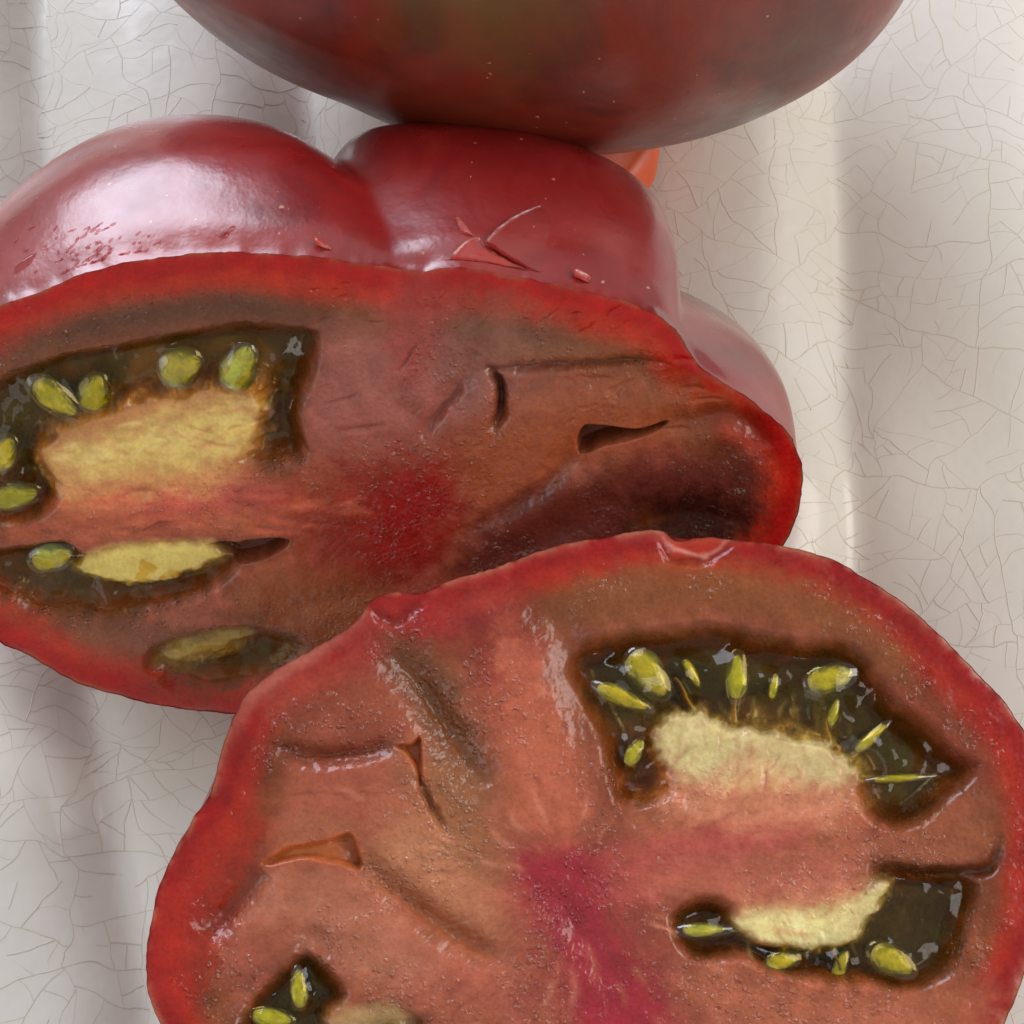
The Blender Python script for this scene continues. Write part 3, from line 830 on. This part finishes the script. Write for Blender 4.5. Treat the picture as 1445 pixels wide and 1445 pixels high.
skin_patch('torn_flesh', [(446, 352), (452, 340), (468, 352), (462, 359)], 8, 6, lambda u, v: 0.06 * (1 - v) + 0.01, M_TORN, 0.002, 0.8)
skin_patch('torn_flesh', [(810, 395), (818, 384), (834, 392), (830, 402)], 8, 6, lambda u, v: 0.05 * (1 - v) + 0.01, M_TORN, 0.002, 0.8)
def drops(spots):
    V, Fc = [], []
    for (px, py, L, W_, ang) in spots:
        p_, n_ = on_skin(px, py)
        a_ = math.radians(ang)
        q_, _ = on_skin(px + 12 * math.cos(a_), py - 12 * math.sin(a_))
        e1 = q_ - p_; e1 -= n_ * (e1 @ n_); e1 /= np.linalg.norm(e1) + 1e-9; e2 = np.cross(n_, e1)
        L_ = L / 130 / 2; w_ = W_ / 130 / 2; base = len(V); ks = 12
        for r_, h_ in ((1.0, -0.004), (0.86, 0.25 * w_), (0.5, 0.62 * w_), (0.05, 0.75 * w_)):
            for k_ in range(ks):
                b_ = 2 * math.pi * k_ / ks
                V.append(p_ + r_ * (L_ * math.cos(b_) * e1 + w_ * math.sin(b_) * (1 + 0.25 * math.sin(2 * b_ + px)) * e2) + h_ * n_)
        f_ = grid_faces(4, ks, True) + base
        Fc.append(f_)
    o_ = make_mesh('juice_droplets', np.array(V), np.vstack(Fc), M_JUICE, mid)
    o_['kind'] = 'stuff'
sp_ = [(35, 372, 44, 15, 40), (322, 327, 26, 9, 40), (317, 333, 16, 9, 30)]
for k in range(95):
    t_ = random.random()
    sp_.append((random.gauss(128, 42), random.gauss(356, 24) - 0.12 * 0, random.uniform(5, 15), random.uniform(3.0, 5.5), random.gauss(40, 18)))
sp_ = [q for q in sp_ if 8 < q[0] < 240 and q[1] < 408 - 0.2 * q[0] or q[0] > 300]
drops(sp_)

# ================================================================== the front half tomato
nF = np.array([0.0, -math.sin(math.radians(10)), math.cos(math.radians(10))])
nF = nF / np.linalg.norm(nF)
ptF = unproject(np.array([820.0]), np.array([1225.0]), np.array([0, 0, 3.75]), NZ)[0]
outF = [(300, 1110), (312, 1060), (335, 1000), (370, 958), (420, 928), (480, 895), (510, 868), (522, 848), (550, 837), (590, 838), (620, 825), (700, 800), (780, 772),
        (860, 757), (925, 748), (955, 762), (1005, 759), (1090, 768), (1160, 785), (1220, 815), (1280, 855), (1340, 910), (1390, 960), (1432, 1010), (1462, 1080),
        (1478, 1160), (1480, 1240), (1468, 1310), (1446, 1375), (1424, 1430), (1385, 1520), (1290, 1610), (1150, 1670), (980, 1705), (780, 1710), (570, 1680), (400, 1610), (285, 1530), (225, 1445),
        (205, 1370), (215, 1290), (235, 1225), (268, 1165)]
fF = Face(outF, (820, 1225), ptF, nF, 1500, 330, 200)
base_colours(fF, 42, (158, 8, 8), (172, 34, 14), (146, 72, 34), (168, 92, 64), 78)
torn_edge(fF, (222, 142, 112), 4.5)
fF.stroke([(326, 1040), (350, 990), (400, 948), (470, 906), (510, 880)], (196, 112, 96), 12, 0.7)
# colour drifts
fF.paint([(760, 850), (900, 800), (1060, 800), (1200, 850), (1290, 940), (1260, 960), (1150, 890), (1000, 860), (850, 890)], (152, 86, 42), 26, 0.85)
fF.paint([(640, 850), (720, 830), (760, 900), (740, 1020), (690, 1000), (650, 920)], (158, 52, 40), 34, 0.8)
fF.paint([(480, 900), (600, 850), (680, 880), (600, 930), (520, 960)], (160, 40, 42), 30, 0.7)
fF.paint([(540, 900), (620, 920), (660, 1010), (700, 1110), (640, 1090), (580, 990)], (142, 82, 44), 26, 0.85)
fF.paint([(560, 1060), (650, 1080), (700, 1180), (640, 1260), (520, 1200)], (172, 116, 76), 40, 0.6)
fF.paint([(720, 880), (800, 1000), (840, 1130), (760, 1180), (690, 1060), (700, 940)], (184, 96, 66), 30, 0.6)
fF.paint([(560, 1200), (700, 1150), (760, 1250), (800, 1400), (700, 1445), (560, 1350)], (184, 104, 78), 50, 0.4)
fF.paint([(730, 1218), (790, 1196), (850, 1212), (872, 1240), (862, 1290), (890, 1345), (940, 1425), (960, 1500), (830, 1500), (800, 1370), (760, 1300)], (184, 26, 60), 28, 0.95)
fF.paint([(690, 1230), (800, 1180), (920, 1230), (960, 1350), (1000, 1445), (760, 1445), (740, 1330)], (164, 52, 56), 70, 0.5)
fF.paint([(850, 1215), (1000, 1160), (1120, 1150), (1130, 1190), (1000, 1230), (880, 1280)], (186, 84, 76), 28, 0.7)
fF.paint([(980, 1170), (1060, 1140), (1150, 1150), (1120, 1190), (1020, 1200)], (180, 62, 66), 24, 0.5)
fF.paint([(1000, 1330), (1200, 1380), (1380, 1380), (1380, 1480), (1100, 1500), (960, 1400)], (182, 104, 74), 36, 0.7)
fF.paint([(215, 1300), (300, 1180), (360, 1130), (370, 1180), (330, 1290), (290, 1400), (230, 1420)], (178, 36, 20), 24, 0.8)
fF.paint([(430, 1080), (560, 1070), (560, 1180), (420, 1180)], (176, 92, 70), 26, 0.6)
chA = [(812, 930), (850, 906), (905, 898), (960, 890), (1010, 886), (1060, 896), (1130, 914), (1185, 912), (1228, 945), (1262, 990), (1310, 1028), (1350, 1066), (1376, 1086), (1352, 1112), (1312, 1150), (1272, 1165),
       (1232, 1152), (1200, 1118), (1100, 1098), (1000, 1098), (955, 1116), (900, 1134), (876, 1130), (862, 1090), (850, 1040), (834, 1000), (818, 965)]
plA = [(916, 1060), (918, 1028), (940, 1004), (985, 998), (1030, 1018), (1062, 1022), (1120, 1030), (1164, 1040), (1200, 1066), (1226, 1088), (1212, 1124), (1150, 1140), (1080, 1146), (1000, 1146), (950, 1112)]
chB = [(948, 1296), (978, 1272), (1024, 1274), (1042, 1292), (1100, 1330), (1190, 1290), (1236, 1236), (1244, 1224), (1300, 1230), (1352, 1234), (1376, 1250), (1366, 1302), (1340, 1368), (1290, 1396), (1232, 1388), (1150, 1382), (1080, 1368), (1040, 1347), (990, 1352), (958, 1330)]
plB = [(1036, 1300), (1060, 1284), (1110, 1284), (1150, 1288), (1200, 1268), (1240, 1240), (1266, 1246), (1250, 1272), (1230, 1302), (1214, 1330), (1180, 1342), (1120, 1342), (1062, 1326)]
chC = [(345, 1432), (365, 1400), (400, 1372), (432, 1348), (470, 1376), (486, 1410), (470, 1445), (560, 1432), (600, 1460), (560, 1520), (420, 1530), (350, 1490)]
plC = [(455, 1440), (490, 1420), (540, 1415), (580, 1440), (560, 1500), (480, 1500)]
fF.paint(chA, (134, 70, 32), 50, 0.9); fF.paint(chA, (112, 62, 22), 26, 0.9, 6); fF.paint(chA, (70, 50, 6), 26, 0.95, 24)
fF.paint(chB, (134, 74, 38), 42, 0.9); fF.paint(chB, (112, 62, 22), 20, 0.9, 4); fF.paint(chB, (70, 48, 6), 20, 0.95, 18)
fF.paint(chC, (118, 62, 36), 46, 0.9); fF.paint(chC, (66, 48, 14), 24, 0.9, 12)
fF.paint([(868, 1060), (905, 1040), (960, 1095), (930, 1135), (885, 1130)], (132, 70, 24), 18, 0.8)
fF.paint([(1200, 1120), (1240, 1100), (1290, 1120), (1270, 1160), (1230, 1150)], (112, 56, 26), 18, 0.7)
fF.paint([(1300, 1260), (1370, 1250), (1350, 1340), (1300, 1380), (1270, 1340)], (62, 40, 16), 22, 0.6)
fF.dig(chA, 4.2, 50); fF.dig(chB, 3.8, 40); fF.dig(chC, 3.4, 42)
for pl, soft, lv in ((plA, 15, -0.45), (plB, 10, -0.4), (plC, 12, -0.4)):
    fF.setlevel(pl, lv, soft)
# the jelly bed between seeds and placenta: brown and olive
fF.paint([(880, 1010), (930, 985), (1100, 1000), (1180, 1020), (1180, 1060), (900, 1060)], (112, 76, 30), 16, 0.8)
fF.paint([(868, 1060), (912, 1050), (930, 1100), (890, 1120)], (128, 72, 26), 12, 0.8)
fF.paint([(890, 1030), (960, 1060), (1100, 1080), (1230, 1090), (1220, 1150), (1100, 1175), (980, 1165), (930, 1130)], (192, 126, 94), 30, 0.85)
fF.paint([(925, 1040), (945, 1008), (985, 1002), (1030, 1020), (1120, 1032), (1164, 1042), (1200, 1068), (1224, 1090), (1150, 1102), (1080, 1098), (1000, 1100), (950, 1082)], (216, 198, 142), 24, 1.0); fF.paint([(930, 1050), (960, 1020), (1020, 1030), (1030, 1070), (960, 1080)], (222, 208, 146), 14, 0.7)
fF.paint([(1040, 1060), (1120, 1080), (1100, 1110), (1020, 1100)], (204, 160, 112), 16, 0.6)
fF.paint([(1020, 1290), (1100, 1260), (1230, 1240), (1230, 1280), (1100, 1310)], (194, 128, 94), 24, 0.8)
fF.paint(plB, (218, 202, 142), 16, 1.0); fF.paint([(1110, 1310), (1170, 1300), (1190, 1330), (1130, 1335)], (224, 214, 150), 10, 0.6)
fF.paint(plC, (172, 138, 92), 16, 0.9)
def fibres(f, box, tilt, n, cols, wmin=2.0, wmax=4.5, a=0.4):
    for _ in range(n):
        x0 = random.uniform(box[0], box[2]); y0 = random.uniform(box[1], box[3]); L = random.uniform(14, 40)
        t = tilt + random.gauss(0, 0.35)
        pts = [(x0, y0), (x0 + L / 2 * math.cos(t) + random.uniform(-3, 3), y0 + L / 2 * math.sin(t)), (x0 + L * math.cos(t), y0 + L * math.sin(t))]
        f.stroke(pts, random.choice(cols), random.uniform(wmin, wmax), a); f.groove(pts, random.uniform(-0.12, 0.2), random.uniform(2, 4))
CR = [(236, 222, 168), (196, 164, 104), (214, 176, 128), (228, 206, 146)]
fibres(fF, (925, 1005, 1215, 1070), -1.4, 60, CR)
fibres(fF, (940, 1080, 1200, 1130), -1.3, 40, [(206, 150, 116), (222, 184, 136), (190, 110, 86)])
fibres(fF, (1050, 1285, 1220, 1335), 1.3, 34, CR)
# strands tying the seeds to the placenta
for ln in ([(978, 1000), (968, 975), (955, 955)], [(1040, 1018), (1040, 990), (1040, 975)], [(1175, 1045), (1172, 1020), (1182, 998)], [(1200, 1075), (1215, 1058), (1230, 1040)],
           [(1110, 1338), (1106, 1350), (1098, 1362)], [(1178, 1340), (1184, 1354), (1190, 1370)], [(1215, 1092), (1240, 1098), (1262, 1100)], [(905, 1055), (898, 1070), (892, 1085)]):
    P = catmull(ln, 14, False); D, U = seg_dist(fF.xw, fF.yw, P, False, 30)
    mk = np.exp(-(D / 4.2) ** 2); fF.H += mk * (-1.1 - fF.H) * 0.9
    k = (mk * 0.85)[:, None]; fF.C = fF.C * (1 - k) + srgb(158, 140, 66) * k
# slits and creases; brown strokes put the grooves' shade into the colour
fF.paint([(560, 1160), (640, 1180), (700, 1260), (700, 1330), (600, 1290), (520, 1230)], (186, 128, 92), 34, 0.6)
fF.paint([(400, 1230), (520, 1250), (620, 1340), (560, 1400), (420, 1320), (350, 1290)], (184, 118, 92), 36, 0.6)
fF.paint([(620, 1060), (680, 1130), (720, 1230), (660, 1230), (610, 1140)], (150, 96, 54), 22, 0.55)
fF.paint([(380, 980), (480, 930), (560, 960), (560, 1040), (430, 1050)], (166, 78, 58), 30, 0.6)
fF.paint([(1220, 1180), (1330, 1160), (1400, 1120), (1400, 1200), (1250, 1220)], (160, 92, 58), 24, 0.6)
fF.paint([(1250, 960), (1330, 1010), (1400, 1080), (1390, 1110), (1310, 1020), (1230, 950)], (158, 62, 40), 20, 0.6)
fF.paint([(400, 1200), (440, 1190), (486, 1178), (500, 1190), (500, 1160), (430, 1150)], (166, 104, 70), 14, 0.5)
fF.paint([(900, 1240), (1000, 1210), (1160, 1200), (1230, 1230), (1100, 1265), (960, 1275)], (190, 108, 86), 26, 0.6)
fF.paint([(700, 900), (760, 940), (800, 1060), (830, 1160), (770, 1190), (720, 1080)], (190, 104, 78), 26, 0.6)
for q in range(70):                                      # pale strands and flecks in the flesh
    a = random.uniform(0, 2 * math.pi); r0 = random.uniform(60, 330); x0 = 810 + r0 * math.cos(a); y0 = 1260 + r0 * math.sin(a)
    L = random.uniform(20, 70); da = random.uniform(-0.3, 0.3)
    fF.stroke([(x0, y0), (x0 + L / 2 * math.cos(a + da), y0 + L / 2 * math.sin(a + da)), (x0 + L * math.cos(a), y0 + L * math.sin(a))], random.choice([(206, 140, 112), (150, 64, 50), (190, 120, 84)]), random.uniform(2.5, 6), 0.35)
s1 = [(372, 1216), (400, 1197), (440, 1190), (484, 1176), (498, 1182), (508, 1226), (470, 1216), (430, 1211), (400, 1214)]
s2 = [(556, 1056), (578, 1052), (592, 1042), (596, 1062), (593, 1112), (586, 1084), (572, 1066)]
fF.dig(s1, 1.5, 9); fF.paint(s1, (198, 112, 56), 6, 0.9)
fF.dig(s2, 1.5, 8); fF.paint(s2, (190, 104, 54), 6, 0.9)
fF.groove([(500, 1205), (560, 1262), (640, 1320), (730, 1366)], 1.8, 20)
fF.stroke([(500, 1205), (560, 1262), (640, 1320), (730, 1366)], (158, 88, 50), 24, 0.7)
fF.step([(730, 1366), (640, 1320), (560, 1262), (505, 1218)], 1.3, 10, 60)
fF.step([(500, 1186), (440, 1189), (372, 1212)], 0.7, 5, 30)
fF.groove([(545, 915), (600, 985), (645, 1052), (692, 1116)], 2.6, 30)
fF.stroke([(530, 905), (600, 985), (650, 1060), (692, 1116)], (128, 74, 40), 30, 0.7)
fF.step([(692, 1116), (645, 1052), (600, 985), (545, 915)], 1.0, 10, 40)
fF.groove([(592, 1100), (612, 1140), (632, 1172)], 1.5, 6)
fF.groove([(385, 1056), (450, 1068), (520, 1062), (562, 1054)], 1.8, 15)
fF.stroke([(370, 1050), (450, 1066), (562, 1054)], (138, 64, 40), 18, 0.6)
fF.step([(562, 1052), (520, 1060), (450, 1066), (385, 1054)], 0.9, 6, 40)
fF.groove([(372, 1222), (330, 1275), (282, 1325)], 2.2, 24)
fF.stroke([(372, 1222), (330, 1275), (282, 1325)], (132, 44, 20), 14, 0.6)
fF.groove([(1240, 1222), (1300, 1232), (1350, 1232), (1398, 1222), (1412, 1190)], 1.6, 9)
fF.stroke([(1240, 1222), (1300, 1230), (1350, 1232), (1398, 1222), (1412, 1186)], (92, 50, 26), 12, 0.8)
fF.groove([(740, 850), (790, 890), (815, 960), (840, 1060)], 1.5, 30)
fF.stroke([(740, 850), (790, 890), (815, 960), (850, 1060), (870, 1120)], (146, 78, 44), 26, 0.6)
fF.groove([(430, 1350), (440, 1320), (470, 1350)], 1.2, 16)
fF.groove([(300, 1445), (340, 1400), (400, 1360)], 1.0, 20)
fF.groove([(735, 1220), (800, 1290), (870, 1400)], 0.7, 22)
fF.groove([(930, 760), (950, 790), (1000, 790), (1040, 765)], 0.7, 6)
fF.paint([(930, 752), (950, 785), (1000, 790), (1035, 765), (990, 750)], (186, 48, 24), 7, 0.7)
fF.stroke([(925, 750), (950, 774), (990, 786), (1015, 776), (1030, 760)], (226, 150, 136), 3, 0.9)
fF.groove([(520, 860), (560, 880), (600, 846)], 0.8, 8)
front = thing('half_tomato', 'halved red tomato in front, cut face up with magenta core and green seeds', 'tomato', 'halved tomatoes on the dish')
SEEDS_F = ((915, 951, 76, 46, -52, 1.0, 1.25), (878, 984, 76, 26, -24, 1.1, 1.4), (1040, 955, 62, 28, 88, 1.2, 1.35), (1172, 957, 66, 38, 14, 0.8, 1.3), (1229, 1041, 56, 16, 42, 1.2, 1.5),
          (1270, 1098, 74, 13, 4, 1.0, 1.6), (895, 1062, 40, 22, 60, 1.6, 1.2), (1176, 1005, 40, 16, 75, 2.0, 1.2), (976, 950, 44, 16, -60, 2.4, 1.2), (1092, 968, 36, 14, 80, 2.6, 1.2),
          (993, 1312, 60, 20, 2, 1.0, 1.6), (1104, 1356, 46, 26, 10, 1.2, 1.3), (1259, 1356, 64, 38, -30, 0.9, 1.35), (1186, 1362, 42, 20, 70, 2.0, 1.2),
          (422, 1394, 56, 24, 95, 1.0, 1.3), (384, 1436, 56, 28, -10, 1.4, 1.3), (545, 1455, 60, 30, 10, 1.2, 1.3))
def jelly_green(f, seeds, r=1.0):
    for q in seeds:
        k = (0.6 * np.exp(-((f.xw - q[0]) ** 2 + (f.yw - q[1]) ** 2) / (q[2] * 0.62 * r) ** 2) * f.wet)[:, None]
        f.C = f.C * (1 - k) + srgb(74, 78, 14) * k
jelly_green(fF, SEEDS_F)
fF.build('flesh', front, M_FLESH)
bodyF = body(fF, 3.6, 0.8, [(125, 0, 14, 0.12, 0.5), (205, 0, 16, 0.10, 0.6), (62, 0, 14, 0.08, 0.6)], front, M_SKIN, floor=-0.05)
dom = [(q[0] + random.uniform(-4, 4), q[1] + random.uniform(-4, 4), q[2] * 0.55 + 6, 1.7) for q in SEEDS_F]
dom += [(1262, 1070, 34, 1.3), (1238, 1124, 26, 1.5), (920, 1112, 28, 1.2), (1330, 1085, 20, 0.8), (1120, 930, 30, 0.7), (1330, 1290, 40, 1.0), (1300, 1350, 30, 0.9), (1290, 1250, 26, 0.8), (455, 1405, 22, 1.2)]
gel_sheet(fF, front, chA, -1.6, 0.2, 311, dom)
gel_sheet(fF, front, chB, -1.5, 0.2, 312, dom)
gel_sheet(fF, front, chC, -1.5, 0.35, 313, dom)
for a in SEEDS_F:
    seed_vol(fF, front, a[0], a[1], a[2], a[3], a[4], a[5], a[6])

# ================================================================== the dark whole tomato at the top
def whole(name, label, C0, R, lobes, mat, seed, tilt=0.0, yaw=0.0):
    nu, nv = 150, 260
    u = np.linspace(0.0005, math.pi - 0.0005, nu)[:, None]; v = np.linspace(0, 2 * math.pi, nv, endpoint=False)[None]
    m = np.ones((nu, nv))
    for (ang, wd, amp) in lobes:
        d = np.angle(np.exp(1j * (v - math.radians(ang))))
        m = m - amp * np.exp(-np.abs(d / math.radians(wd)) ** 1.6) * (0.25 + 0.75 * np.abs(np.cos(u)) ** 0.7)
    m = m + 0.018 * vnoise(np.cos(v) * 2.2 + u * 1.5 + 5, np.sin(v) * 2.2 + u + 8, 1.0, seed)
    sq = np.sin(u) ** 0.86
    dip = 1 - 0.30 * np.exp(-((u - 0) / 0.42) ** 2) - 0.12 * np.exp(-((u - math.pi) / 0.4) ** 2)
    x = R[0] * sq * np.cos(v) * m; y = R[1] * sq * np.sin(v) * m; z = R[2] * np.cos(u) * dip * (m ** 0.3) + 0 * v
    P = np.stack([x, y, z], -1).reshape(-1, 3)
    ct, st = math.cos(tilt), math.sin(tilt)
    P = P @ np.array([[1, 0, 0], [0, ct, st], [0, -st, ct]])
    cy_, sy_ = math.cos(yaw), math.sin(yaw)
    P = P @ np.array([[cy_, sy_, 0], [-sy_, cy_, 0], [0, 0, 1]])
    P = P + C0
    zz = P[:, 2]; fl = 0.15
    P[:, 2] = np.where(zz < fl, fl + (zz - fl) * 0.1, zz)
    Fc = grid_faces(nu, nv, True)[:, ::-1]
    t = thing(name, label, 'tomato')
    make_mesh('skin', P, Fc, mat, t)
    # the dry stem scar lies in the dip on top
    return t, P
cT = unproject(np.array([708.0]), np.array([-194.0]), np.array([0, 0, 3.7]), NZ)[0]
add_shoulder(M_DARK, cT + np.array([-0.3, -2.6, 1.7]), 2.3)
top, PT = whole('whole_tomato', 'dark brownish red whole tomato with olive shoulder at the top of the photo', cT, (4.65, 2.85, 3.4),
                [(250, 15, 0.05), (325, 20, 0.03), (200, 16, 0.03), (150, 12, 0.1), (90, 12, 0.1), (30, 12, 0.08)], M_DARK, 9, math.radians(-6), math.radians(-11))

# ================================================================== orange red piece under the dark tomato
def piece():
    t = thing('tomato_piece', 'small orange-red tomato piece peeking out under the dark tomato', 'tomato')
    out = [(566, 158), (600, 200), (680, 250), (780, 282), (860, 280), (898, 258), (920, 232), (932, 205), (935, 120), (900, 40), (800, 0), (690, 0), (600, 50), (565, 110)]
    O = catmull(out, 160)
    Pp = unproject(O[:, 0], O[:, 1], np.array([0, 0, 1.0]), NZ); c = Pp.mean(0)
    rings = []
    for t_ in np.linspace(0, 1, 24):
        a = (t_ - 0.5) * math.pi
        rings.append(c + (Pp - c) * (1 - 0.16 * (1 - math.cos(a)) ** 1.5) + np.array([0, 0, -0.55 + 0.5 * math.sin(a)]))
    R = np.array(rings)
    topc = c + np.array([0, 0, -0.08]); 
    cap = [topc + (R[-1] - topc) * s + np.array([0, 0, 0.4 * (1 - s * s)]) for s in np.linspace(0.9, 0.01, 10)]
    V = np.vstack([R.reshape(-1, 3), np.array(cap).reshape(-1, 3)])
    make_mesh('flesh', V, grid_faces(34, 160, True), M_ORANGE, t)
M_ORANGE = skin_material('orange_skin', [(0.3, srgb(206, 62, 14)), (0.7, srgb(226, 92, 26))], 0.2, 0.5, 0.0)
piece()

for nm, P in (('mid', bodyM), ('front', bodyF), ('top', PT)):
    q = P.reshape(-1, 3); print('BODY', nm, 'zmin %.2f zmax %.2f' % (q[:, 2].min(), q[:, 2].max()), q.min(0).round(2), q.max(0).round(2))
